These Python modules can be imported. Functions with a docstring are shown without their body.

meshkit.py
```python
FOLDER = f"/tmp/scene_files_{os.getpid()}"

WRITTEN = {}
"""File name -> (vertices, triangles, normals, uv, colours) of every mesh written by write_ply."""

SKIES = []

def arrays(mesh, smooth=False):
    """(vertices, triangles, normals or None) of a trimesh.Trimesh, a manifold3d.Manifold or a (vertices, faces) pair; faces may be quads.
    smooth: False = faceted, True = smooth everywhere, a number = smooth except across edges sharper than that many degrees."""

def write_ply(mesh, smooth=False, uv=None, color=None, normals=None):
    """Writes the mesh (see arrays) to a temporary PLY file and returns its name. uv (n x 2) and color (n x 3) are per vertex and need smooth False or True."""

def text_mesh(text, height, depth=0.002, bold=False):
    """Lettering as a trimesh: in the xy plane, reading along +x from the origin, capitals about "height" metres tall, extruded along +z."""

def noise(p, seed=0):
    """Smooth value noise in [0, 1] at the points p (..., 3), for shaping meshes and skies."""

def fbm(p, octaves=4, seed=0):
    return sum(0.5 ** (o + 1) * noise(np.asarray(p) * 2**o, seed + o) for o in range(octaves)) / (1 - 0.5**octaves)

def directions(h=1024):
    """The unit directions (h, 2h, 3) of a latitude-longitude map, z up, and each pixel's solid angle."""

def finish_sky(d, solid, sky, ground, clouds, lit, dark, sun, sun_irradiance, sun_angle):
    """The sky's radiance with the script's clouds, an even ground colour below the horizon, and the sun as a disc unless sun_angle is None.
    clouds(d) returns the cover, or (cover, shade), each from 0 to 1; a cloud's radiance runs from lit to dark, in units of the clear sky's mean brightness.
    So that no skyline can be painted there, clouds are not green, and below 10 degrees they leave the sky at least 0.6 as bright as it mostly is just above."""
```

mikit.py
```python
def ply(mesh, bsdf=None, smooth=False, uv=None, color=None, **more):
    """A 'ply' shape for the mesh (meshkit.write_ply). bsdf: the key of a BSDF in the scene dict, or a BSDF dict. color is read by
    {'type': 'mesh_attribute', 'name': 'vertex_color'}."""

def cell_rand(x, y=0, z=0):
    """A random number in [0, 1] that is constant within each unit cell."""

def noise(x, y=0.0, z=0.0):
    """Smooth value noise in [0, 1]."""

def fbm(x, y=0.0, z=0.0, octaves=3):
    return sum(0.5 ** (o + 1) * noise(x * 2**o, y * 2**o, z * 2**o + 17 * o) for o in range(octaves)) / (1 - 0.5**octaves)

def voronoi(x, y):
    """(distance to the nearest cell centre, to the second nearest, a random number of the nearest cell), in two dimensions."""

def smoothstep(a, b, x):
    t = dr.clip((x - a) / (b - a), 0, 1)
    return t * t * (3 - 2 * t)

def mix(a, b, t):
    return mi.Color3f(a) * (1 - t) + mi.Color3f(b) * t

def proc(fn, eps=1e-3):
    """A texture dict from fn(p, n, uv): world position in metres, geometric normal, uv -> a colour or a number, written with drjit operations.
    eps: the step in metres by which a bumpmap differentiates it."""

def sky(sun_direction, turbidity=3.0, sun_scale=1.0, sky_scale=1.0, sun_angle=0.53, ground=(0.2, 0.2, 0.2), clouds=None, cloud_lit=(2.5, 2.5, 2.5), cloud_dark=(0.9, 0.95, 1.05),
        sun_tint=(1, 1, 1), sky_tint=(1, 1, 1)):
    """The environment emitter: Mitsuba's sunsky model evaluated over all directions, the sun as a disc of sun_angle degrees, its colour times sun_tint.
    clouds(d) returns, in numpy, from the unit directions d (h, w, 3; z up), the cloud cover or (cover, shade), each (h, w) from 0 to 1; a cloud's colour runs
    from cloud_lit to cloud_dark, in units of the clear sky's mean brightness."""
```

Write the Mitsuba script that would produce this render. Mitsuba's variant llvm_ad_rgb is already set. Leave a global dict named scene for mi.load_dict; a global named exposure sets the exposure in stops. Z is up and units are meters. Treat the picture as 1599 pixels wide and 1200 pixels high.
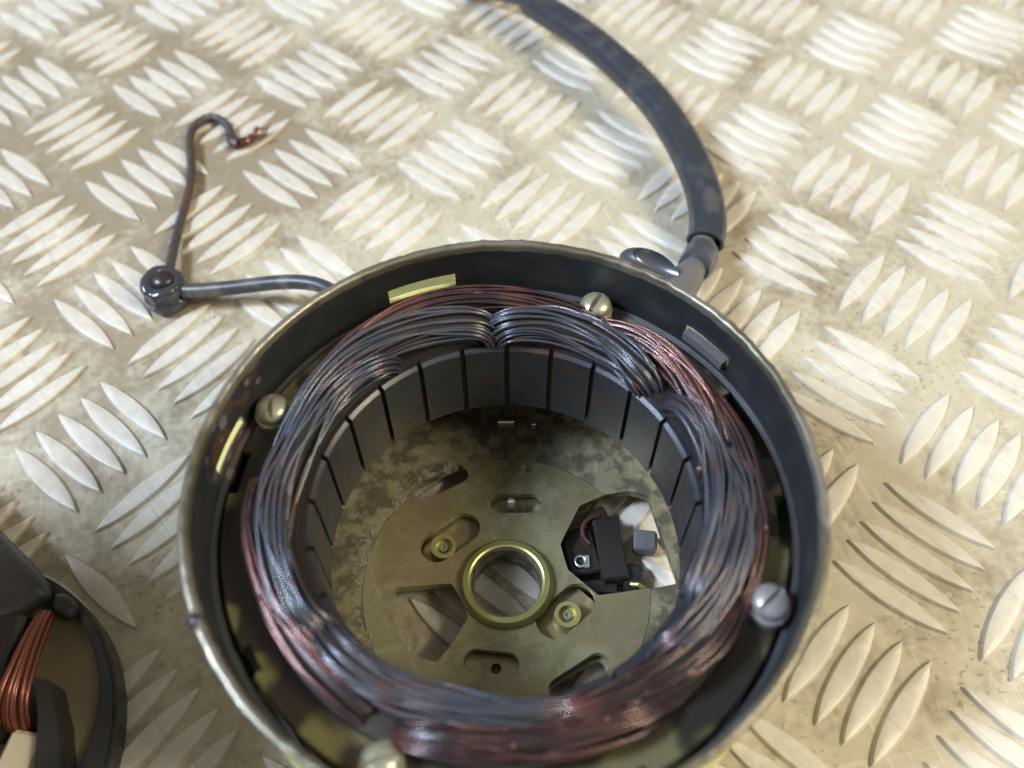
import math
import numpy as np
import trimesh
import manifold3d as m3
import drjit as dr
import mitsuba as mi
import mikit
import meshkit
from shapely.geometry import Polygon, Point, LineString
from mikit import proc, noise, fbm, voronoi, smoothstep, mix

T = mi.ScalarTransform4f
scene, labels = {}, {}

# ------------------------------------------------------------------ camera, light, exposure
exposure = 1.2
R_ = np.array([0.99999371, -0.00290846, -0.00202974])
U_ = np.array([0.00354668, 0.82004449, 0.57228878])
F_ = np.array([0.0, 0.57229238, -0.82004965])
EYE = np.array([0.0, 0.0, 0.1633])
scene['camera'] = {'type': 'thinlens', 'fov': 61.0, 'fov_axis': 'x', 'near_clip': 0.005, 'far_clip': 20.0,
                   'aperture_radius': 0.0013, 'focus_distance': 0.172,
                   'to_world': T().look_at(origin=EYE.tolist(), target=(EYE + F_).tolist(), up=U_.tolist())}

scene['ambient'] = {'type': 'constant', 'radiance': {'type': 'rgb', 'value': [0.118, 0.106, 0.096]}}


def lamp(key, centre, half_w, half_h, rgb, label, cat):
    scene[key] = {'type': 'rectangle',
                  'to_world': T().look_at(origin=list(centre), target=[0, 0.08, 0.0], up=[0, 0, 1]) @ T().scale([half_w, half_h, 1]),
                  'bsdf': {'type': 'diffuse', 'reflectance': {'type': 'rgb', 'value': [0.6, 0.6, 0.6]}},
                  'emitter': {'type': 'area', 'radiance': {'type': 'rgb', 'value': list(rgb)}}}
    labels[key] = {'label': label, 'category': cat}


# the workshop lamp to the right and the daylight opening to the left
lamp('workshop_lamp', (0.64, -0.08, 0.64), 0.14, 0.14, np.array([1.0, 0.90, 0.66]) * 15.5,
     'warm square workshop lamp above the tread plate to the right', 'lamp')
lamp('daylight_window', (-0.98, -0.06, 1.08), 0.16, 0.14, np.array([0.67, 0.81, 1.0]) * 58.0,
     'bright bluish window opening high to the left of the tread plate', 'window')


# ------------------------------------------------------------------ helpers (all lengths in mm, written in metres)
def rgb(*v):
    return {'type': 'rgb', 'value': list(v)}


def two(b):
    return {'type': 'twosided', 'bsdf': b}


def as_mesh(m):
    if hasattr(m, 'to_mesh'):
        q = m.to_mesh()
        return trimesh.Trimesh(np.array(q.vert_properties[:, :3], float), np.array(q.tri_verts), process=False)
    return m


def ply(m, bsdf, smooth=False):
    m = as_mesh(m).copy()
    m.apply_scale(0.001)
    return mikit.ply(m, bsdf, smooth=smooth)


def numbered(key):
    if key not in used:
        used.add(key)
        return key
    n = 1
    while f'{key}_{n:03d}' in used:
        n += 1
    used.add(f'{key}_{n:03d}')
    return f'{key}_{n:03d}'


used = set()


def add(parent, name, m, bsdf, smooth=30, label=None, **more):
    key = numbered(f'{parent}__{name}' if parent else name)
    scene[key] = m if isinstance(m, dict) else ply(m, bsdf, smooth)
    if label or more:
        labels[key] = {**({'label': label} if label else {}), **more}
    return key


def man(m):
    m = as_mesh(m)
    return m3.Manifold(m3.Mesh(np.asarray(m.vertices, np.float32), np.asarray(m.faces, np.uint32)))


def spline(pts, n):
    from scipy.interpolate import CubicSpline
    p = np.asarray(pts, float)
    t = np.r_[0, np.cumsum(np.linalg.norm(np.diff(p[:, :3], axis=0), axis=1))]
    return CubicSpline(t / t[-1], p)(np.linspace(0, 1, n))


def tube(path, r, sides=10, cap=True, flat=None):
    """a swept tube; r a number or one per point; flat = (across, up) factors of the section"""
    p = np.asarray(path, float)
    n = len(p)
    r = np.broadcast_to(np.asarray(r, float), (n,))
    tg = np.gradient(p, axis=0)
    tg /= np.linalg.norm(tg, axis=1, keepdims=True)
    a = np.cross(tg[0], [0, 0, 1.0] if abs(tg[0][2]) < 0.95 else [1.0, 0, 0])
    rings = []
    ang = np.arange(sides) * 2 * math.pi / sides
    for i in range(n):
        a = a - tg[i] * (a @ tg[i])
        a /= np.linalg.norm(a)
        b = np.cross(tg[i], a)
        fa, fb = flat if flat else (1, 1)
        rings.append(p[i] + r[i] * (np.outer(np.cos(ang) * fa, a) + np.outer(np.sin(ang) * fb, b)))
    v = np.vstack(rings)
    f = []
    k = np.arange(sides)
    for i in range(n - 1):
        q0, q1 = i * sides + k, i * sides + (k + 1) % sides
        f.append(np.stack([q0, q1, q1 + sides], 1))
        f.append(np.stack([q0, q1 + sides, q0 + sides], 1))
    f = np.vstack(f)
    if cap:
        v = np.vstack([v, p[:1], p[-1:]])
        c0, c1 = len(v) - 2, len(v) - 1
        f = np.vstack([f, np.stack([(k + 1) % sides, k, k * 0 + c0], 1), np.stack([(n - 1) * sides + k, (n - 1) * sides + (k + 1) % sides, k * 0 + c1], 1)])
    return trimesh.Trimesh(v, f, process=False)


def lathe(profile, n=160, a0=0.0, a1=360.0):
    """closed profile (r, z) turned about z, full or a closed arc, as a manifold"""
    cs = m3.CrossSection([np.asarray(profile, float)], m3.FillRule.NonZero)
    m = m3.Manifold.revolve(cs, n, abs(a1 - a0) if abs(a1 - a0) < 360 else 360.0)
    return m.rotate([0, 0, a0])


def slab(poly, z0, z1):
    """a shapely polygon as a plate"""
    m = trimesh.util.concatenate([trimesh.creation.extrude_polygon(g, z1 - z0, engine='earcut') for g in getattr(poly, 'geoms', [poly])])
    m.apply_translation([0, 0, z0])
    return m


def pol(r, phi):
    return np.array([r * math.cos(math.radians(phi)), r * math.sin(math.radians(phi))])


def obround(cx, cy, phi, half, w):
    d = pol(half, phi)
    return LineString([(cx - d[0], cy - d[1]), (cx + d[0], cy + d[1])]).buffer(w, quad_segs=10)


def bevel_box(sx, sy, sz, b):
    pts = []
    for x in (-1, 1):
        for y in (-1, 1):
            for z in (-1, 1):
                pts += [(x * (sx / 2 - b), y * (sy / 2 - b), z * sz / 2), (x * (sx / 2 - b), y * sy / 2, z * (sz / 2 - b)), (x * sx / 2, y * (sy / 2 - b), z * (sz / 2 - b))]
    return trimesh.convex.convex_hull(np.array(pts))


# ------------------------------------------------------------------ materials
HC = np.array([-1.18, 62.8])                 # axis of the generator housing, mm
HX, HY = float(HC[0]) * 1e-3, float(HC[1]) * 1e-3


def stain_amount(p):
    """brown workshop grime: grainy, in smudges"""
    big = fbm(p.x * 26 + 3.1, p.y * 26, 1.7, 3)
    mid = fbm(p.x * 120, p.y * 120 + 9.0, 4.0, 3)
    fine = fbm(p.x * 700, p.y * 700, 2.0, 2)
    # two soiled areas that the photograph shows: far left, and beside the thin wire at the left edge
    d1 = dr.sqrt(dr.square((p.x + 0.115) / 0.075) + dr.square((p.y - 0.205) / 0.075))
    d2 = dr.sqrt(dr.square((p.x + 0.112) / 0.030) + dr.square((p.y - 0.118) / 0.024))
    soil = 0.25 * smoothstep(1.25, 0.5, d1) + 0.15 * smoothstep(1.2, 0.4, d2)
    a = smoothstep(0.42, 0.74, big * 0.5 + mid * 0.35 + fine * 0.2 + soil - 0.05)
    return a


def plate_color(p, n, uv):
    st = stain_amount(p)
    speck = smoothstep(0.80, 0.88, noise(p.x * 1300, p.y * 1300, 5.0)) * smoothstep(0.45, 0.65, fbm(p.x * 60, p.y * 60, 8.0, 2))
    tone = fbm(p.x * 300 + 7, p.y * 300, 3.0, 3)
    base = mix(mi.Color3f(0.41, 0.365, 0.265), mi.Color3f(0.50, 0.455, 0.35), tone)
    # long fine scratches, lighter
    s1 = noise(p.x * 2600 + p.y * 700, p.y * 60 - p.x * 40, 1.0)
    s2 = noise(p.x * 500 - p.y * 2400, p.y * 45 + p.x * 60, 7.0)
    sc = smoothstep(0.80, 0.95, s1) * 0.5 + smoothstep(0.82, 0.96, s2) * 0.5
    base = mix(base, mi.Color3f(0.70, 0.68, 0.62), sc * 0.55)
    base = mix(base, mi.Color3f(0.19, 0.14, 0.085), st * 0.75)
    base = mix(base, mi.Color3f(0.12, 0.10, 0.08), speck * 0.45)
    return base


def bar_color(p, n, uv):
    st = stain_amount(p)
    tone = fbm(p.x * 420, p.y * 420, 6.0, 3)
    base = mix(mi.Color3f(0.52, 0.48, 0.405), mi.Color3f(0.62, 0.585, 0.51), tone)
    s1 = noise(p.x * 3000 + p.y * 2400, (p.x - p.y) * 70, 1.0)
    base = mix(base, mi.Color3f(0.42, 0.39, 0.33), smoothstep(0.75, 0.95, s1) * 0.5)
    worn = smoothstep(0.0003, 0.0007, p.z)       # the trodden top of a bar is rubbed clean, its flanks keep grime
    base = mix(base, mi.Color3f(0.24, 0.185, 0.125), st * (0.72 - 0.52 * worn))
    return base


def plate_bump(p, n, uv):
    return (fbm(p.x * 500, p.y * 500, 2.0, 3) * 0.00006 + noise(p.x * 2600 + p.y * 700, p.y * 60 - p.x * 40, 1.0) * 0.00002
            + noise(p.x * 500 - p.y * 2400, p.y * 45 + p.x * 60, 7.0) * 0.00002)


scene['tread_metal'] = two({'type': 'bumpmap', 'arbitrary': proc(plate_bump, 1.5e-4), 'scale': 1.0,
                            'bsdf': {'type': 'principled', 'base_color': proc(plate_color), 'metallic': 0.2, 'roughness': 0.52, 'specular': 0.5}})
scene['bar_metal'] = two({'type': 'bumpmap', 'arbitrary': proc(plate_bump, 1.5e-4), 'scale': 0.6,
                          'bsdf': {'type': 'principled', 'base_color': proc(bar_color), 'metallic': 0.18, 'roughness': 0.52, 'specular': 0.5}})


def shell_color(p, n, uv):
    r = dr.sqrt(dr.square(p.x - HX) + dr.square(p.y - HY))
    a = dr.atan2(p.y - HY, p.x - HX)
    n1 = fbm(p.x * 260, p.y * 260, p.z * 260, 3)
    inside = mix(mi.Color3f(0.013, 0.014, 0.016), mi.Color3f(0.030, 0.032, 0.036), n1)
    # rust blooms where the paint has gone, on the left inside the mouth
    left = smoothstep(0.26, 0.14, dr.abs(a - 2.86)) * smoothstep(0.034, 0.041, p.z)
    rust = smoothstep(0.50, 0.60, fbm(p.x * 330 + 5, p.y * 330, p.z * 330, 3) + 0.10 * left - 0.08) * left
    inside = mix(inside, mi.Color3f(0.075, 0.036, 0.024), rust * 0.8)
    chip = smoothstep(0.64, 0.68, noise(p.x * 420, p.y * 420, p.z * 420)) * left
    inside = mix(inside, mi.Color3f(0.16, 0.18, 0.19), chip * 0.6)
    outside = mix(mi.Color3f(0.40, 0.39, 0.12), mi.Color3f(0.50, 0.48, 0.20), n1)
    return dr.select(r > 0.0462, outside, inside)


def shell_rough(p, n, uv):
    return 0.30 + 0.25 * fbm(p.x * 200, p.y * 200, p.z * 200, 2)


scene['shell_paint'] = two({'type': 'principled', 'base_color': proc(shell_color), 'metallic': 0.05, 'roughness': proc(shell_rough), 'specular': 0.6})


def rim_color(p, n, uv):
    g = fbm(p.x * 350, p.y * 350, p.z * 350, 3)
    w = fbm(p.x * 90 + 4, p.y * 90, 3.0, 2)
    base = mix(mi.Color3f(0.135, 0.125, 0.085), mi.Color3f(0.235, 0.215, 0.175), smoothstep(0.35, 0.7, w))
    base = mix(base, mi.Color3f(0.10, 0.085, 0.07), smoothstep(0.60, 0.72, g) * 0.7)
    return base


scene['rim_zinc'] = two({'type': 'principled', 'base_color': proc(rim_color), 'metallic': 0.6, 'roughness': 0.38, 'specular': 0.5})


def floor_color(p, n, uv):
    r = dr.sqrt(dr.square(p.x - HX) + dr.square(p.y - HY))
    g = fbm(p.x * 170, p.y * 170 + 3, 1.0, 3)
    f = fbm(p.x * 800, p.y * 800, 2.0, 2)
    base = mix(mi.Color3f(0.31, 0.305, 0.155), mi.Color3f(0.34, 0.315, 0.195), smoothstep(0.35, 0.65, g))
    sc = smoothstep(0.80, 0.94, noise(p.x * 2200 + p.y * 900, p.y * 90 - p.x * 60, 3.0)) + smoothstep(0.82, 0.95, noise(p.x * 700 - p.y * 2500, p.x * 90, 4.0))
    base = mix(base, mi.Color3f(0.48, 0.47, 0.36), sc * 0.35)
    base = mix(base, mi.Color3f(0.25, 0.175, 0.10), smoothstep(0.50, 0.75, fbm(p.x * 90 + 6, p.y * 90, 5.0, 3)) * 0.6)
    grime = smoothstep(0.44, 0.66, fbm(p.x * 140 + 2, p.y * 140, 7.0, 3) * 0.6 + f * 0.4 - 0.09 + 0.02 * noise(p.x * 2000, p.y * 2000))
    base = mix(base, mi.Color3f(0.19, 0.165, 0.105), grime * 0.45)
    return base


scene['floor_zinc'] = two({'type': 'principled', 'base_color': proc(floor_color), 'metallic': 0.55, 'roughness': 0.34, 'specular': 0.5})
scene['brass_zinc'] = two({'type': 'principled', 'base_color': rgb(0.42, 0.40, 0.16), 'metallic': 0.7, 'roughness': 0.40})


def crust_color(p, n, uv):
    g = fbm(p.x * 500, p.y * 500, p.z * 500, 3)
    b = mix(mi.Color3f(0.070, 0.060, 0.040), mi.Color3f(0.165, 0.150, 0.090), smoothstep(0.35, 0.65, g))
    return mix(b, mi.Color3f(0.50, 0.46, 0.38), smoothstep(0.62, 0.80, fbm(p.x * 700, p.y * 700, p.z * 400, 2)) * 0.12)


scene['pale_dust'] = two({'type': 'principled', 'base_color': rgb(0.20, 0.18, 0.14), 'roughness': 0.7, 'specular': 0.3})
scene['crust'] = two({'type': 'principled', 'base_color': proc(crust_color), 'roughness': 0.6, 'specular': 0.4})


def core_color(p, n, uv):
    g = fbm(p.x * 210, p.y * 210, 4.0, 3)
    base = mix(mi.Color3f(0.15, 0.165, 0.05), mi.Color3f(0.19, 0.15, 0.09), g)
    varn = smoothstep(0.40, 0.50, fbm(p.x * 110 + 8, p.y * 110, p.z * 110, 3))
    return mix(base, mi.Color3f(0.028, 0.022, 0.016), varn)


scene['core_varnish'] = two({'type': 'principled', 'base_color': proc(core_color), 'metallic': 0.35, 'roughness': 0.33, 'specular': 0.5, 'clearcoat': 0.4, 'clearcoat_gloss': 0.8})


def tooth_color(p, n, uv):
    g = fbm(p.x * 260, p.y * 260, p.z * 260, 3)
    base = mix(mi.Color3f(0.028, 0.032, 0.041), mi.Color3f(0.060, 0.066, 0.080), g)
    lam = 0.5 + 0.5 * dr.sin(p.z * 9000)
    base = mix(base, mi.Color3f(0.025, 0.025, 0.026), lam * 0.6)
    rust = smoothstep(0.52, 0.66, fbm(p.x * 180 + 3, p.y * 180, p.z * 320, 3))
    return mix(base, mi.Color3f(0.070, 0.042, 0.030), rust * 0.6)


scene['tooth_steel'] = two({'type': 'principled', 'base_color': proc(tooth_color), 'metallic': 0.4, 'roughness': 0.38, 'specular': 0.5})


def copper_color(p, n, uv):
    g = fbm(p.x * 150 + 1, p.y * 150, p.z * 150, 3)
    f = noise(p.x * 900, p.y * 900, p.z * 900)
    b = mix(mi.Color3f(0.046, 0.026, 0.029), mi.Color3f(0.135, 0.055, 0.046), smoothstep(0.38, 0.66, g))
    return mix(b, mi.Color3f(0.55, 0.22, 0.10), smoothstep(0.86, 0.95, f) * 0.6)


def dark_copper_color(p, n, uv):
    g = fbm(p.x * 170 + 5, p.y * 170, p.z * 170, 3)
    b = mix(mi.Color3f(0.066, 0.076, 0.102), mi.Color3f(0.100, 0.090, 0.104), smoothstep(0.4, 0.66, g))
    return mix(b, mi.Color3f(0.13, 0.055, 0.042), smoothstep(0.68, 0.76, fbm(p.x * 420, p.y * 420, p.z * 420, 2)) * 0.6)


scene['enamel_red'] = two({'type': 'principled', 'base_color': proc(copper_color), 'metallic': 0.55, 'roughness': 0.3, 'specular': 0.6, 'clearcoat': 0.8, 'clearcoat_gloss': 0.92})
scene['enamel_dark'] = two({'type': 'principled', 'base_color': proc(dark_copper_color), 'metallic': 0.6, 'roughness': 0.34, 'specular': 0.7, 'clearcoat': 1.0, 'clearcoat_gloss': 0.9})
scene['copper_bright'] = two({'type': 'principled', 'base_color': rgb(0.22, 0.070, 0.045), 'metallic': 0.6, 'roughness': 0.3, 'clearcoat': 0.6, 'clearcoat_gloss': 0.9})
scene['varnish_black'] = two({'type': 'principled', 'base_color': rgb(0.018, 0.015, 0.013), 'roughness': 0.35, 'specular': 0.5})
scene['brass_screw'] = two({'type': 'principled', 'base_color': rgb(0.33, 0.325, 0.24), 'metallic': 0.6, 'roughness': 0.36})
scene['grey_screw'] = two({'type': 'principled', 'base_color': rgb(0.34, 0.32, 0.32), 'metallic': 0.5, 'roughness': 0.42})
scene['steel_bright'] = two({'type': 'principled', 'base_color': rgb(0.62, 0.60, 0.58), 'metallic': 0.8, 'roughness': 0.3})


def sleeve_color(p, n, uv):
    d = fbm(p.x * 240, p.y * 240, p.z * 240, 3)
    return mix(mi.Color3f(0.026, 0.030, 0.038), mi.Color3f(0.060, 0.060, 0.062), smoothstep(0.50, 0.80, d))


scene['sleeve_pvc'] = two({'type': 'principled', 'base_color': proc(sleeve_color), 'roughness': 0.28, 'specular': 0.55})
scene['boot_rubber'] = two({'type': 'principled', 'base_color': rgb(0.105, 0.105, 0.11), 'roughness': 0.45, 'specular': 0.45})
scene['clamp_metal'] = two({'type': 'principled', 'base_color': rgb(0.12, 0.13, 0.155), 'metallic': 0.7, 'roughness': 0.3})
scene['black_gloss'] = two({'type': 'principled', 'base_color': rgb(0.030, 0.033, 0.042), 'roughness': 0.22, 'specular': 0.65})


def wire_color(p, n, uv):
    d = fbm(p.x * 300, p.y * 300, p.z * 300, 3)
    return mix(mi.Color3f(0.035, 0.037, 0.044), mi.Color3f(0.085, 0.080, 0.072), smoothstep(0.45, 0.7, d))


scene['wire_pvc'] = two({'type': 'principled', 'base_color': proc(wire_color), 'roughness': 0.4, 'specular': 0.5})


def braid_color(p, n, uv):
    d = noise(p.x * 1600, p.y * 1600, p.z * 1600)
    e = fbm(p.x * 120, p.y * 120, p.z * 120, 2)
    b = mix(mi.Color3f(0.026, 0.025, 0.028), mi.Color3f(0.085, 0.072, 0.068), d)
    return mix(b, mi.Color3f(0.105, 0.050, 0.036), smoothstep(0.45, 0.65, e) * 0.7)


scene['braid_wire'] = two({'type': 'principled', 'base_color': proc(braid_color), 'metallic': 0.3, 'roughness': 0.45, 'specular': 0.5})


def dark_steel_color(p, n, uv):
    g = fbm(p.x * 230, p.y * 230, p.z * 230, 3)
    return mix(mi.Color3f(0.030, 0.030, 0.032), mi.Color3f(0.085, 0.083, 0.086), g)


scene['dark_steel'] = two({'type': 'principled', 'base_color': proc(dark_steel_color), 'metallic': 0.5, 'roughness': 0.33, 'specular': 0.5})


def board_color(p, n, uv):
    g = fbm(p.x * 210, p.y * 210, p.z * 210, 3)
    return mix(mi.Color3f(0.17, 0.125, 0.07), mi.Color3f(0.26, 0.21, 0.125), g)


scene['tan_board'] = two({'type': 'principled', 'base_color': proc(board_color), 'roughness': 0.45, 'specular': 0.45})
scene['cream_block'] = two({'type': 'principled', 'base_color': rgb(0.62, 0.57, 0.44), 'roughness': 0.4, 'specular': 0.5})

# ------------------------------------------------------------------ the tread plate and its raised bars
CELL, TH = 30.0, -0.69427
ORG = np.array([2.94769 * CELL, 7.374563 * CELL])
EU = np.array([math.cos(TH), math.sin(TH)])
EV = np.array([math.sin(TH), -math.cos(TH)])          # 90 degrees clockwise of EU
GAP, LEN = 0.189123 * CELL, 0.789908 * CELL
X0, X1, Y0, Y1 = -270.0, 270.0, -60.0, 420.0
g = trimesh.creation.box(extents=[X1 - X0, Y1 - Y0, 3.0])
g.apply_translation([(X0 + X1) / 2, (Y0 + Y1) / 2, -1.5])
add(None, 'tread_plate', g, 'tread_metal', False, label='aluminium five bar tread plate with brown grime under the parts', kind='structure')


def bar_mesh(seed):
    rs = np.random.RandomState(seed)
    L, W = LEN / 2 + 0.5, 2.55 + rs.uniform(-0.12, 0.12)
    n = 14
    x = np.cos(np.linspace(0, math.pi, n))                 # tip to tip
    def ring(fl, fw, z, wob=0.0):
        up = [(L * fl * c, W * fw * (1 - c * c) ** 0.85 + rs.uniform(-wob, wob), z) for c in x]
        dn = [(L * fl * c, -W * fw * (1 - c * c) ** 0.85 + rs.uniform(-wob, wob), z) for c in x[::-1][1:-1]]
        return np.array(up + dn)
    rings = [ring(1.0, 1.0, -0.05), ring(0.985, 0.94, 0.16), ring(0.945, 0.80, 0.78, .03), ring(0.92, 0.70, 0.94, .03)]
    m = len(rings[0])
    v = np.vstack(rings + [np.array([[L * 0.45, 0, 0.99], [-L * 0.45, 0, 0.99]])])
    f, k = [], np.arange(m)
    for i in range(3):
        a, b = i * m + k, i * m + (k + 1) % m
        f += [np.stack([a, b, b + m], 1), np.stack([a, b + m, a + m], 1)]
    top = 3 * m
    c0, c1 = 4 * m, 4 * m + 1
    fan = []
    for j in range(m):
        j2 = (j + 1) % m
        mid = (v[top + j][0] + v[top + j2][0]) / 2
        fan.append((top + j, top + j2, c0 if mid > 0 else c1))
    # the seam between the two fans
    pos = [j for j in range(m) if (v[top + j][0] > 0) != (v[top + (j + 1) % m][0] > 0)]
    v2 = v
    for j in pos:
        j2 = (j + 1) % m
        a, b = top + j, top + j2
        fan = [q for q in fan if not (q[0] == a and q[1] == b)]
        if v[a][0] > 0:
            fan += [(a, b, c1), (a, c1, c0)]
        else:
            fan += [(a, b, c0), (a, c0, c1)]
    return trimesh.Trimesh(v2, np.vstack(f + [np.array(fan)]), process=False)


variants = [bar_mesh(40 + i) for i in range(4)]
vply = [ply(m, 'bar_metal', 38) for m in variants]
rs = np.random.RandomState(7)
bars = []
for i in range(-14, 15):
    for j in range(-14, 15):
        for k in range(5):
            along = EV if (i + j) % 2 == 0 else EU
            side = EU if (i + j) % 2 == 0 else EV
            c = ORG + CELL * (i * EU + j * EV) + (k - 2) * GAP * side + rs.normal(0, 0.12, 2)
            ang = math.atan2(along[1], along[0]) + rs.normal(0, 0.012)
            v = rs.randint(4)
            if not (X0 + 16 < c[0] < X1 - 16 and Y0 + 16 < c[1] < Y1 - 16):
                continue
            d = np.array([c[0], c[1], 0]) * 1e-3 - EYE
            depth = d @ F_
            sx, sy = (d @ R_) / depth, (d @ U_) / depth
            hidden = np.hypot(*(c - HC - np.array([0, 6]))) < 46
            seen = abs(sx) < 0.63 and abs(sy) < 0.49 and not hidden and depth > 0.02
            bars.append((0 if seen else 1, depth, c, ang, v))
bars.sort(key=lambda b: b[:2])
rest = []
for q, (far, depth, c, ang, v) in enumerate(bars):
    M = T().translate([c[0] * 1e-3, c[1] * 1e-3, 0]).rotate([0, 0, 1], math.degrees(ang))
    if q < 299:
        add('tread_plate', 'bar', {**vply[v], 'to_world': M}, None)
    else:
        b = variants[v].copy()
        b.apply_transform(trimesh.transformations.rotation_matrix(ang, [0, 0, 1]))
        b.apply_translation([c[0], c[1], 0])
        rest.append(b)
add('tread_plate', 'bar_field', trimesh.util.concatenate(rest), 'bar_metal', 38, kind='stuff')

# ------------------------------------------------------------------ the generator housing
GH = 'generator_housing'
labels[GH] = {'label': 'round open generator housing with copper windings inside, standing in the middle of the plate', 'category': 'generator'}


def H(m):
    """from the housing's own frame to the plate's"""
    m = as_mesh(m).copy()
    m.apply_translation([HC[0], HC[1], 0])
    return m


def wedge(a0, a1, r0, r1, z0, z1):
    return lathe([(r0, z0), (r1, z0), (r1, z1), (r0, z1)], 240, a0, a1)


shell = lathe([(44.9, 0.8), (47.0, 0.8), (47.2, 1.3), (47.2, 49.4), (45.75, 49.4), (45.75, 39.2), (44.9, 38.8)], 220)
for a0, a1, z0, z1 in ((-17, 58, 2.5, 23.0), (196, 246, 9.5, 24.5), (152, 180, 9.5, 20)):      # ventilation windows low in the wall
    shell -= wedge(a0, a1, 40, 52, z0, z1)
for a0, a1, z0, z1 in ((101.5, 117.5, 40.6, 44.4), (161, 174, 41.0, 43.4), (33.5, 46, 41.4, 44.2)):   # narrow slots near the mouth
    shell -= wedge(a0, a1, 40, 52, z0, z1)
add(GH, 'shell', H(shell), 'shell_paint', 35)
rim = lathe([(45.75, 49.4), (47.2, 49.4), (47.25, 50.4), (46.95, 50.95), (46.2, 51.0), (45.8, 50.6)], 220)
notch = m3.Manifold.cylinder(6, 1.1, 1.1, 24).translate([*pol(46.9, -151.5), 48.2])
rim -= notch
rim = as_mesh(rim.refine_to_length(0.8))
rim.vertices += (meshkit.fbm(np.asarray(rim.vertices) * 0.5, 3, 4)[:, None] - 0.5) * np.array([0.5, 0.5, 0.45])
add(GH, 'rim', H(rim), 'rim_zinc', 50, label='worn yellowish metal edge of the housing mouth')
add(GH, 'rim_plug', H(m3.Manifold.sphere(1.1, 20).translate([*pol(46.7, -151.5), 49.9])), 'black_gloss', 40)
add(GH, 'cover_band', H(lathe([(47.25, 36), (47.75, 36.2), (47.9, 37), (47.9, 46), (47.6, 46.6), (47.25, 46.8)], 220, -34, -2)), 'dark_steel', 40)
bar_in = wedge(34, 45.5, 44.6, 46.2, 41.6, 43.4)
for a0, a1, ro in ((97, 122, 54.0), (159, 176, 48.9)):
    add(GH, 'flange_tab', H(wedge(a0, a1, 47.25, ro, 36.4, 37.6)), 'brass_zinc', 30, label='yellow plated flange outside the slot')
add(GH, 'cable_seal', H(bar_in), 'boot_rubber', 30)

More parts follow.
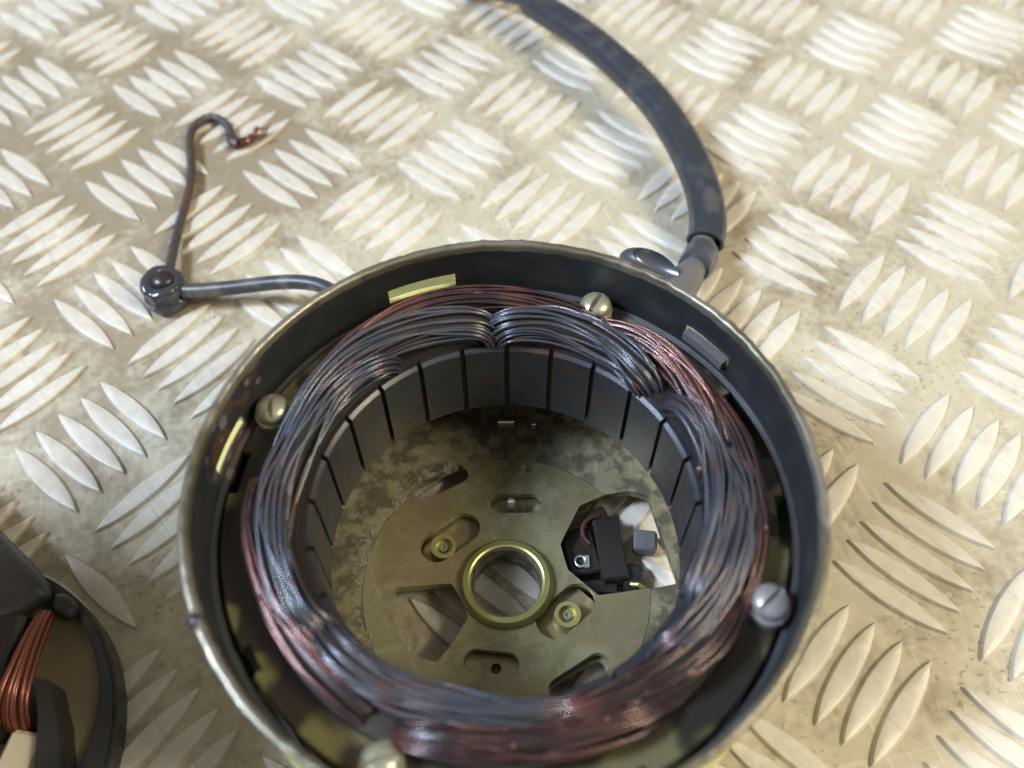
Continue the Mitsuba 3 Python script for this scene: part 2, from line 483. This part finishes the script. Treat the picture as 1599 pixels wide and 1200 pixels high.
# floor with its openings
W1 = Polygon([(10.4, 8.1), (14.5, 16.3), (19.5, 18.6), (25, 19.4), (28.3, 18.4), (32.3, 0.2), (26.3, -1), (17.2, -2.3), (11.7, 2.8)]).buffer(-0.9).buffer(0.9)
W2 = Polygon([(-21.5, -0.6), (-10.3, 0.2), (-8.6, -2.6), (-7.0, -6.5), (-9.4, -10.6), (-12.3, -14.6), (-16.5, -13.5), (-20.5, -8.5)]).buffer(-0.9).buffer(0.9)
SLOTS = [obround(2.0, 16.9, 0, 3.0, 2.1), obround(-10.9, 9.6, 38, 3.2, 3.2), obround(11.0, -5.2, 40, 3.0, 3.3), obround(-2.7, -14.7, -6, 2.9, 2.1),
         obround(-13.2, 21.6, 28, 3.9, 2.0), obround(13.0, -17.4, 32, 4.0, 2.2)]
hub_hole = Point(0, 0).buffer(6.6, quad_segs=24)
disc = Point(0, 0).buffer(27.0, quad_segs=40)
for q in (W1, W2, hub_hole, *SLOTS):
    disc = disc.difference(q)
add(GH, 'floor_plate', H(slab(disc, 6.0, 7.5)), 'floor_zinc', False, label='yellow zinc plated floor plate with slots and openings')
low = Point(0, 0).buffer(24.0, quad_segs=40)
for q in (W1.buffer(0.6), W2.buffer(0.6), hub_hole, Point(-1.9, -15.0).buffer(0.95), Point(0.8, -14.9).buffer(0.1), SLOTS[5].buffer(-0.5), Point(13.1, 0).buffer(0.1)):
    low = low.difference(q)
add(GH, 'backing_plate', H(slab(low, 3.4, 4.9)), 'floor_zinc', False)
sector = Polygon([(0, 0)] + [tuple(pol(70, q)) for q in range(-18, 30, 4)]).difference(Point(0, 0).buffer(35.5, quad_segs=48))
ledge = Point(0, 0).buffer(44.85, quad_segs=48).difference(Point(0, 0).buffer(27.1, quad_segs=48)).difference(W1.buffer(0.2)).difference(sector).difference(SLOTS[4]).difference(SLOTS[5])
lm = slab(ledge, 5.4, 7.44)
add(GH, 'ledge', H(lm), 'crust', False)
# the flaky crust that lies along the floor's edge on the left
rs = np.random.RandomState(11)
fl = []
for q in range(300):
    a = rs.uniform(112, 205)
    r = 27.9 + 0.5 * math.sin(a * 0.21) + rs.normal(0, 0.35) + 1.6 * rs.rand() * (rs.rand() < 0.2)
    s = 0.10 + 0.30 * rs.rand() ** 2.5
    ico = trimesh.creation.icosphere(subdivisions=1, radius=s)
    ico.vertices *= np.array([rs.uniform(.6, 1.7), rs.uniform(.6, 1.4), 0.5])
    ico.vertices += rs.normal(0, 0.08, ico.vertices.shape)
    ico.apply_transform(trimesh.transformations.rotation_matrix(rs.uniform(0, 6), [0, 0, 1]))
    ico.apply_translation([*pol(r, a), 7.45])
    fl.append(ico)
add(GH, 'rust_flakes', H(trimesh.util.concatenate(fl)), 'pale_dust', False, kind='stuff', label='pale flaking dust along the left edge of the floor')

hub = lathe([(6.7, 6.2), (7.4, 6.2), (7.4, 7.4), (8.9, 7.5), (8.8, 8.3), (8.1, 9.2), (7.2, 9.4), (6.8, 9.2), (6.7, 8.7)], 96)
add(GH, 'hub_ring', H(hub), 'brass_zinc', 35, label='yellow collar round the central shaft hole')
add(GH, 'shaft_sleeve', H(lathe([(6.55, 2.2), (7.3, 2.2), (7.3, 6.15), (6.65, 6.15), (6.65, 8.6), (6.55, 8.6)], 96)), 'crust', 35, label='dirty dark sleeve inside the shaft hole')
for sx, sy in ((-12.2, 7.6), (11.3, -6.0)):
    s = m3.Manifold.cylinder(3.0, 2.75, 2.45, 40).translate([sx, sy, 4.85]) - m3.Manifold.cylinder(3, 1.7, 1.7, 32).translate([sx, sy, 6.6])
    k = add(GH, 'socket_screw', H(s), 'brass_zinc', 30)
    add(k, 'recess', H(m3.Manifold.cylinder(0.7, 1.05, 0.8, 20).translate([sx, sy, 6.62]) - m3.Manifold.cylinder(2, 0.4, 0.4, 16).translate([sx, sy, 6.9])), 'brass_screw', 30)
add(GH, 'pin', H(m3.Manifold.cylinder(3.2, 0.95, 0.9, 24).translate([0.9, 16.4, 4.85]) + m3.Manifold.sphere(0.9, 20).translate([0.9, 16.4, 9.1])), 'steel_bright', 40)
add(GH, 'pin', H(m3.Manifold.cylinder(1.6, 0.7, 0.6, 20).translate([3.5, 24.4, 7.4])), 'brass_screw', 40)
add(GH, 'tab', H(bevel_box(3.6, 1.0, 2.2, 0.3).apply_translation([-0.2, 34.6, 9.4])), 'steel_bright', False)
add(GH, 'tab', H(bevel_box(1.0, 0.8, 1.8, 0.2).apply_translation([5.6, 34.2, 9.2])), 'steel_bright', False)
# what is seen under the right opening: a dark brush holder
bh = m3.Manifold.batch_boolean([man(bevel_box(x, y, z, 0.4).apply_transform(trimesh.transformations.rotation_matrix(w, [0, 0, 1])).apply_translation(c)) for x, y, z, w, c in (
    (6.4, 9.5, 3.4, 0.2, (14.6, 8.0, 2.7)), (5.2, 13.0, 4.6, 0.1, (20.4, 8.2, 3.3)), (4.0, 4.2, 4.0, 0.5, (18.6, 15.0, 3.0)), (3.4, 5.0, 3.0, -0.2, (24.6, 3.0, 2.5)), (8.0, 3.0, 2.2, 0.0, (17.6, 1.2, 2.1)))], m3.OpType.Add)
k = add(GH, 'brush_holder', H(bh), 'varnish_black', 20, label='black brush holder seen through the right floor opening')
add(k, 'brush_spring', H(tube([(14.4 + 1.1 * math.cos(q * 0.55), 5.6 + 1.1 * math.sin(q * 0.55), 4.6 + q * 0.012) for q in range(48)], 0.22, 6)), 'steel_bright', 40)
add(k, 'clip', H(bevel_box(1.2, 2.6, 0.6, 0.15).apply_translation([15.6, 5.6, 4.8])), 'steel_bright', False)
add(k, 'terminal', H(tube([(24.0, 1.4, 3.8), (25.2, 1.0, 4.6), (26.4, 0.6, 3.6)], 0.5, 8)), 'brass_zinc', 40)
add(k, 'brush_lead', H(tube(spline([(16.5, 9.5, 4.6), (15.0, 12.0, 5.6), (16.5, 14.5, 5.4), (18.6, 15.2, 5.0)], 24), 0.45, 8)), 'enamel_red', 40)
add(GH, 'terminal_block', H(bevel_box(4.6, 4.2, 3.4, 0.5).apply_transform(trimesh.transformations.rotation_matrix(-0.1, [0, 0, 1])).apply_translation([27.6, 10.6, 2.6])), 'boot_rubber', False)

# stator: back iron, 24 teeth, four screws
ST = add(GH, 'stator', H(lathe([(35.0, 23.2), (44.3, 23.2), (44.3, 39.6), (43.9, 40.0), (35.0, 40.0)], 200)
                         - sum((wedge(a - w, a + w, 42.6, 46, 20, 45) for a, w in ((172, 5), (-146, 3), (-4, 6), (20, 9), (-72, 8), (95, 12), (125, 8))), m3.Manifold())),
         'core_varnish', 30, label='laminated stator ring with olive and black varnish')
tooth = lathe([(30.0, 23.3), (35.1, 23.0), (35.1, 40.4), (30.6, 41.0), (30.0, 40.5)], 300, -6.65, 6.65)
tply = ply(tooth, 'tooth_steel', 30)
for q in range(24):
    M = T().translate([HX, HY, 0]).rotate([0, 0, 1], 89.5 - 7.5 - 15 * q)
    add(ST, 'tooth', {**tply, 'to_world': M}, None)
    wl = wedge(89.5 - 15 * q - 0.8, 89.5 - 15 * q + 0.8, 31.0, 35.0, 23.6, 40.2)
    add(ST, 'slot_liner', H(wl), 'varnish_black', False)
for a, mat, tilt, lab in ((157.0, 'brass_screw', 95, 'brassy slotted screw at the left of the windings'), (67.0, 'brass_screw', 60, 'brassy slotted screw at the far side of the windings'),
                          (-24.0, 'grey_screw', 40, 'grey slotted screw at the right of the windings'), (-112.7, 'brass_screw', 10, 'dull screw at the near side of the windings')):
    head = m3.Manifold.sphere(3.6, 48).scale([0.76, 0.76, 0.44]) ^ m3.Manifold.cube([9, 9, 4], True).translate([0, 0, 1.99])
    head += m3.Manifold.cylinder(1.2, 2.72, 2.72, 48).translate([0, 0, -1.19])
    head -= m3.Manifold.cube([9, 0.85, 2], True).translate([0, 0, 1.5]).rotate([0, 0, tilt])
    head = head.translate([*pol(41.9, a), 42.9])
    k = add(GH, 'screw', H(head), mat, 30, label=lab)
    add(k, 'washer', H(lathe([(1.5, 40.0), (3.1, 40.0), (3.1, 41.68), (1.5, 41.68)], 40).translate([*pol(41.9, a), 0])), mat, 30)

# the windings: bundles of enamelled strands; waypoints (r, angle, z)
rs = np.random.RandomState(3)


def bundle(way, n, wide, high, sr, bsdf, dive=(True, True), label=None):
    way = [tuple(w) for w in way]
    d = 1 if way[-1][1] > way[0][1] else -1
    ends = []
    if dive[0]:
        way = [(33.4, way[0][1] - 2.6 * d, 39.0), (33.0, way[0][1] - 1.9 * d, 41.2)] + way
    if dive[1]:
        way = way + [(33.0, way[-1][1] + 1.9 * d, 41.2), (33.4, way[-1][1] + 2.6 * d, 39.0)]
    pts = np.array([[*pol(r, a), z] for r, a, z in way])
    m = 46
    c = spline(pts, m)
    t = np.linspace(0, 1, m)
    tg = np.gradient(c, axis=0)
    tg /= np.linalg.norm(tg, axis=1, keepdims=True)
    rad = c.copy(); rad[:, 2] = 0
    rad /= np.linalg.norm(rad, axis=1, keepdims=True)
    rad -= tg * (rad * tg).sum(1, keepdims=True)
    rad /= np.linalg.norm(rad, axis=1, keepdims=True)
    up = np.cross(tg, rad)
    up *= np.sign(up[:, 2:3] + 1e-9)
    pinch = 0.80 + 0.20 * np.sin(np.pi * np.clip(t * 1.0, 0, 1)) ** 0.6
    tubes = []
    for q in range(n):
        # mostly on the bundle's skin, with a few inside
        a = 2 * math.pi * (q + rs.uniform(-.35, .35)) / n * 1.0
        rr = 1.0 if q % 4 else rs.uniform(0.55, 0.85)
        tw = rs.uniform(-0.9, 0.9)
        if q % 9 == 4:            # a loose strand that crosses its neighbours
            rr, tw = 1.08, rs.choice([-1, 1]) * rs.uniform(1.6, 2.4)
        ang = a + tw * (t - 0.5) + 0.26 * np.sin(2 * math.pi * (t * rs.uniform(0.6, 1.6) + rs.rand()))
        lift = 1 + 0.10 * np.sin(2 * math.pi * (t * rs.uniform(0.5, 1.5) + rs.rand()))
        off = rad * (wide * rr * np.cos(ang) * pinch * lift)[:, None] + up * (high * rr * np.sin(ang) * pinch * lift)[:, None]
        tubes.append(tube(c + off, sr * rs.uniform(0.9, 1.12), 6, False))
    core = tube(c, np.minimum(wide, high) * 0.86 * pinch, 12, True)
    key = add(f'{GH}__stator', 'coil', H(trimesh.util.concatenate(tubes)), bsdf, True, label=label, kind='stuff')
    add(GH, 'coil_core', H(core), 'varnish_black', True)
    return key


def path(rp, z):
    zz = z if hasattr(z, '__len__') else [z] * len(rp)
    return [(r, a, q) for (r, a), q in zip(rp, zz)]


# outer, redder layer
R_SET = dict(n=28, sr=0.27, bsdf='enamel_red', dive=(False, False))
bundle(path([(38.6, 146), (39.8, 132), (40.6, 114), (40.0, 95), (38.8, 76), (37.4, 60)], [40.8, 42.3, 43.0, 43.0, 42.6, 41.4]), wide=2.2, high=2.0, **R_SET)
bundle(path([(37.6, 64), (38.0, 52), (37.2, 38), (36.2, 24), (34.0, 11)], [41.5, 43.4, 43.8, 43.4, 41.6]), wide=2.2, high=2.0, n=28, sr=0.27, bsdf='enamel_red', dive=(False, True))
bundle(path([(39.2, 36), (38.9, 18), (38.6, 2), (38.4, -11), (38.0, -27)], [41.3, 42.6, 43.0, 42.8, 41.4]), wide=1.7, high=1.8, **R_SET)
bundle(path([(38.2, 176), (37.9, -175), (37.0, -158), (36.6, -144), (36.5, -131), (37.0, -120)], [42.0, 43.0, 43.2, 43.0, 42.8, 41.4]), wide=2.2, high=2.0, **R_SET)
bundle(path([(37.0, -112), (36.6, -104), (36.2, -92), (36.4, -80), (37.2, -65), (37.6, -56)], [40.8, 43.0, 43.4, 43.4, 43.0, 41.2]), wide=2.5, high=2.2, n=30, sr=0.27, bsdf='enamel_red', dive=(False, False))
bundle(path([(33.6, -76), (34.2, -64), (35.6, -50), (37.0, -38), (37.3, -27)], [42.6, 43.8, 44.2, 43.8, 42.0]), wide=2.2, high=2.0, n=28, sr=0.27, bsdf='enamel_red', dive=(True, False))
# inner, darker layer
D_SET = dict(sr=0.26, bsdf='enamel_dark')
bundle(path([(32.9, 97.5), (34.2, 108), (35.4, 121), (36.6, 136), (36.4, 149), (36.0, 162), (36.2, 172)], [43.6, 44.6, 44.8, 44.2, 43.2, 41.8, 40.6]), n=38, wide=2.9, high=2.9, dive=(True, False), **D_SET)
bundle(path([(32.8, 90.5), (34.0, 78), (34.0, 62), (33.2, 50), (32.6, 44)], [43.2, 44.0, 43.8, 43.2, 42.4]), n=38, wide=2.9, high=2.9, **D_SET)
bundle(path([(32.6, 129), (33.6, 142), (33.6, 158), (34.0, 173), (35.0, 188), (37.0, 198)], [43.0, 44.0, 44.2, 44.0, 43.2, 41.6]), n=30, wide=2.3, high=2.1, dive=(True, False), **D_SET)
bundle(path([(35.6, 165), (35.4, 180), (35.0, 195), (34.8, 208), (34.0, 217)], [43.4, 44.6, 44.6, 44.2, 43.0]), n=30, wide=2.2, high=2.0, dive=(False, True), **D_SET)
bundle(path([(33.2, 222), (33.4, 237), (32.8, 256), (33.2, 276), (33.6, 287)], [43.0, 44.0, 44.0, 43.6, 42.4]), n=30, wide=2.4, high=2.1, dive=(True, False), **D_SET)
bundle(path([(33.4, -46), (34.4, -34), (35.2, -19), (36.2, -5), (36.2, 12)], [43.0, 44.2, 44.4, 44.0, 42.6]), n=30, wide=2.2, high=2.0, dive=(True, False), **D_SET)
bundle(path([(32.4, -30), (32.4, -15), (33.0, 0), (33.6, 16), (33.2, 30)], [42.4, 43.6, 44.0, 44.0, 43.0]), n=30, wide=2.0, high=2.0, **D_SET)
# black end insulation that shows in the gaps between the bundles
add(GH, 'insulation_ring', H(lathe([(31.2, 40.1), (39.5, 40.05), (39.2, 41.6), (36, 42.0), (32.2, 41.9)], 120)), 'varnish_black', 30)

# ------------------------------------------------------------------ the thick sleeved cable
CB = 'sleeved_cable'
labels[CB] = {'label': 'thick black sleeved cable arching over the plate behind the housing to its far right wall', 'category': 'cable'}
cp = spline([(6.8, 250.2, 10.5), (13.5, 241.5, 11.3), (20.0, 233.0, 11.8), (30.2, 217.6, 12.0), (38.0, 203.6, 11.8), (44.0, 189.0, 11.0), (48.0, 174.6, 9.6), (49.6, 162.0, 7.8), (48.0, 152.0, 6.4)], 60)
outer = tube(cp, 4.5, 28, True, flat=(1.04, 0.96))
inner = tube(np.vstack([cp[0] - (cp[1] - cp[0]) * 0.5, cp, cp[-1] + (cp[-1] - cp[-2]) * 0.5]), 3.8, 24, True, flat=(1.04, 0.96))
add(CB, 'sleeve', man(outer) - man(inner), 'sleeve_pvc', 40)
bp = spline([(48.6, 156, 6.8), (45.6, 146.5, 6.6), (42.4, 139.0, 10.0), (39.0, 131.5, 15.0), (33.0, 119.0, 19.0), (24.5, 104.6, 20.0)], 40)
add(CB, 'boot', tube(bp, np.interp(np.linspace(0, 1, 40), [0, .3, .45, 1], [3.0, 3.1, 3.9, 4.0]), 20), 'boot_rubber', 40, label='grey rubber boot at the housing wall')
gp = spline([(46.8, 148.4, 7.4), (45.2, 144.6, 8.2), (43.2, 140.6, 9.8)], 10)
add(CB, 'collar', tube(gp, [3.8, 4.1, 4.2, 4.0, 4.2, 4.25, 4.1, 4.25, 4.2, 3.8], 24), 'clamp_metal', 40, label='glossy collar at the lower end of the sleeve')
leaf = (m3.Manifold.sphere(1, 48).scale([7.0, 3.4, 4.2]) - m3.Manifold.sphere(1, 40).scale([7.2, 2.6, 3.4]).translate([3.2, -0.4, 3.2])).rotate([0, 0, -30]).translate([30.2, 131.0, 20.5])
add(CB, 'clamp_wing', leaf, 'clamp_metal', 35, label='shiny curved metal clamp at the left of the boot')
lp = spline([(32.6, 127.5, 20.4), (28.0, 117.0, 18.0), (24.0, 105.0, 16.0)], 12)
add(CB, 'clamp_lug', tube(lp, 2.4, 12), 'black_gloss', 40)
add(CB, 'inner_cable', tube(spline([(13.5, 241.5, 11.3), (6.8, 250.2, 10.5), (-1.0, 258.5, 8.5), (-12, 268, 4.6), (-26, 277, 3.6), (-44, 284, 3.6)], 40), 2.6, 14), 'black_gloss', 40)

# ------------------------------------------------------------------ the thin wire with its grommet
TW = 'earth_wire'
labels[TW] = {'label': 'thin bent wire with a black rubber grommet and frayed copper end at the upper left', 'category': 'wire'}
wp = spline([(-27.5, 103.5, 13.0), (-35, 122, 11.5), (-44.6, 135.0, 10.2), (-54.0, 137.4, 8.8), (-63.6, 137.4, 7.4), (-71.4, 137.3, 6.4), (-78.5, 137.6, 5.6)], 40)
add(TW, 'insulated_lead', tube(wp, 1.75, 14), 'wire_pvc', 40, label='grey insulated lead running to the housing')
gr = lathe([(2.0, 1.0), (4.6, 1.0), (5.2, 1.6), (5.3, 3.6), (4.6, 4.4), (4.5, 5.2), (5.2, 6.0), (5.2, 7.6), (4.5, 8.5), (3.2, 8.7), (2.2, 8.0)], 48).translate([-83.4, 138.6, 0])
gr = as_mesh(gr.refine_to_length(0.7))
gr.vertices += (meshkit.fbm(np.asarray(gr.vertices) * 0.45, 3, 2)[:, None] - 0.5) * gr.vertex_normals * 1.7
add(TW, 'grommet', gr, 'black_gloss', True, label='rough black rubber knot')
add(TW, 'grommet_core', (m3.Manifold.cylinder(7.6, 3.0, 2.4, 20) + m3.Manifold.sphere(2.7, 24).scale([1, 1, .5]).translate([0.5, 0.3, 7.4])).translate([-83.4, 138.6, 1.0]), 'varnish_black', 35)
tp = spline([(-84.2, 142.0, 4.0), (-85.0, 150.8, 3.2), (-86.0, 163.1, 2.3), (-86.3, 175.1, 2.2), (-88.2, 187.8, 2.2), (-90.2, 195.8, 2.3), (-89.9, 202.7, 2.4), (-86.9, 205.8, 2.6), (-83.1, 204.7, 2.6), (-79.9, 200.7, 2.3), (-77.9, 195.6, 2.2)], 150)
tt = np.linspace(0, 1, 150)
add(TW, 'braided_core', tube(tp, 1.15 + 0.12 * np.sin(tt * 260), 12), 'braid_wire', 40)
rs = np.random.RandomState(5)
fr = []
for q in range(16):
    e = np.array([-70.5 + rs.normal(0, 1.6), 199.2 + rs.normal(0, 1.3), 1.6 + rs.rand() * 2.2])
    mid = np.array([-75.2 + rs.normal(0, .5), 195.8 + rs.normal(0, .7), 2.4 + rs.normal(0, .4)])
    fr.append(tube(spline([(-78.2 + rs.normal(0, .3), 196.2 + rs.normal(0, .3), 2.2), mid, e], 12), 0.33, 6))
add(TW, 'frayed_end', trimesh.util.concatenate(fr), 'enamel_red', 40, kind='stuff', label='frayed brown copper strands')
add(TW, 'crimp', tube(spline([(-78.6, 197.6, 2.3), (-78.0, 195.4, 2.3), (-76.4, 194.6, 2.3)], 8), 1.6, 12), 'braid_wire', 40)

# ------------------------------------------------------------------ the second machine part at the lower left
FC = 'field_coil_unit'
labels[FC] = {'label': 'dark round machine part with a copper coil, cut off by the lower left corner', 'category': 'machine part'}
ring_poly = Point(-104.0, 32.97).buffer(35.4, quad_segs=48).difference(Point(-99.6, 37.8).buffer(26.5, quad_segs=48))
ri = slab(ring_poly, 0.8, 5.4)
ch = slab(ring_poly.buffer(-0.7), 5.4, 6.0)
add(FC, 'ring', m3.Manifold.batch_boolean([man(ri), man(ch)], m3.OpType.Add), 'dark_steel', 30, label='dark steel ring lying on the plate')
add(FC, 'inner_board', slab(Point(-99.6, 37.8).buffer(26.45, quad_segs=48), 1.0, 3.0), 'tan_board', False, label='tan insulating board inside the ring')
blk = Polygon([(-115.4, 86.5), (-108.4, 80.7), (-97.9, 72.1), (-91.4, 67.1), (-86.7, 62.7), (-85.5, 60.1), (-89.3, 57.2), (-93.8, 54.2), (-114.3, 39.5)]).buffer(-1.2).buffer(1.2)
b2 = blk.buffer(-1.2)
bm = m3.Manifold.hull_points(np.vstack([np.c_[np.array(q.exterior.coords), np.full(len(q.exterior.coords), z)] for q, z in ((blk.buffer(-1.6), 6.1), (blk.buffer(-0.4), 7.0), (blk, 8.2), (blk.buffer(-0.5), 9.4), (blk.buffer(-1.6), 10.4), (blk.buffer(-3.2), 11.0))]).astype(np.float64))
add(FC, 'mounting_block', bm, 'dark_steel', 60, label='grey steel block resting on the ring')
kn = m3.Manifold.sphere(1, 36).scale([3.2, 2.0, 1.9]).rotate([0, 0, -40]).translate([-83.4, 58.8, 7.0])
add(FC, 'knob', kn, 'varnish_black', 40, label='black rounded stub on the ring')
pole = bevel_box(8, 22, 7, 1.0)
pole.apply_transform(trimesh.transformations.rotation_matrix(math.radians(4), [0, 0, 1]))
pole.apply_translation([-92.0, 46.0, 6.6])
add(FC, 'pole', pole, 'varnish_black', False)
cw = []
rs = np.random.RandomState(9)
for q in range(30):
    o = rs.uniform(-1, 1, 2)
    z = 1.3 * o[1]
    cw.append(tube(spline([(-85.6 + 0.9 * o[0], 57.0, 8.5 + z), (-85.4 + 1.4 * o[0], 52.0, 10.6 + z), (-85.6 + 2.0 * o[0], 46.0, 11.4 + z), (-86.0 + 2.7 * o[0], 40.4 + .4 * o[1], 10.6 + z), (-86.2 + 3.0 * o[0], 37.8, 8.0 + z), (-86.3 + 3.0 * o[0], 37.4, 3.4)], 22), 0.42, 6))
add(FC, 'coil', trimesh.util.concatenate(cw), 'copper_bright', True, kind='stuff', label='tapering bundle of red brown copper wire')
bl = Polygon([(-83.4, 45.0), (-80.9, 44.6), (-77.4, 38.0), (-74.6, 30.3), (-73.2, 22), (-79.4, 22), (-79.0, 30.4), (-80.6, 38.0)])
add(FC, 'blade', slab(bl, 3.0, 10.0), 'dark_steel', False, label='dark blade standing inside the ring')
cb = bevel_box(6.4, 12, 5, 0.7)
cb.apply_transform(trimesh.transformations.rotation_matrix(math.radians(-10), [0, 0, 1]))
cb.apply_translation([-83.6, 30.6, 5.6])
add(FC, 'spacer', cb, 'cream_block', False, label='cream spacer below the coil')

# ------------------------------------------------------------------ the steel toolbox to the left, whose shadow falls on the lower left of the plate
TB = 'toolbox'
labels[TB] = {'label': 'grey steel toolbox standing on the plate beyond the lower left edge', 'category': 'toolbox'}
tb = bevel_box(150, 98, 84, 3).apply_translation([-199, 17.5, 43])
add(TB, 'body', tb, 'dark_steel', False)
add(TB, 'lid', bevel_box(154, 102, 26, 4).apply_translation([-199, 17.5, 98.5]), 'dark_steel', False)
add(TB, 'handle', tube(spline([(-234, 17, 111), (-231, 17, 124), (-199, 17, 129), (-167, 17, 124), (-164, 17, 111)], 24), 4, 14), 'black_gloss', 40)
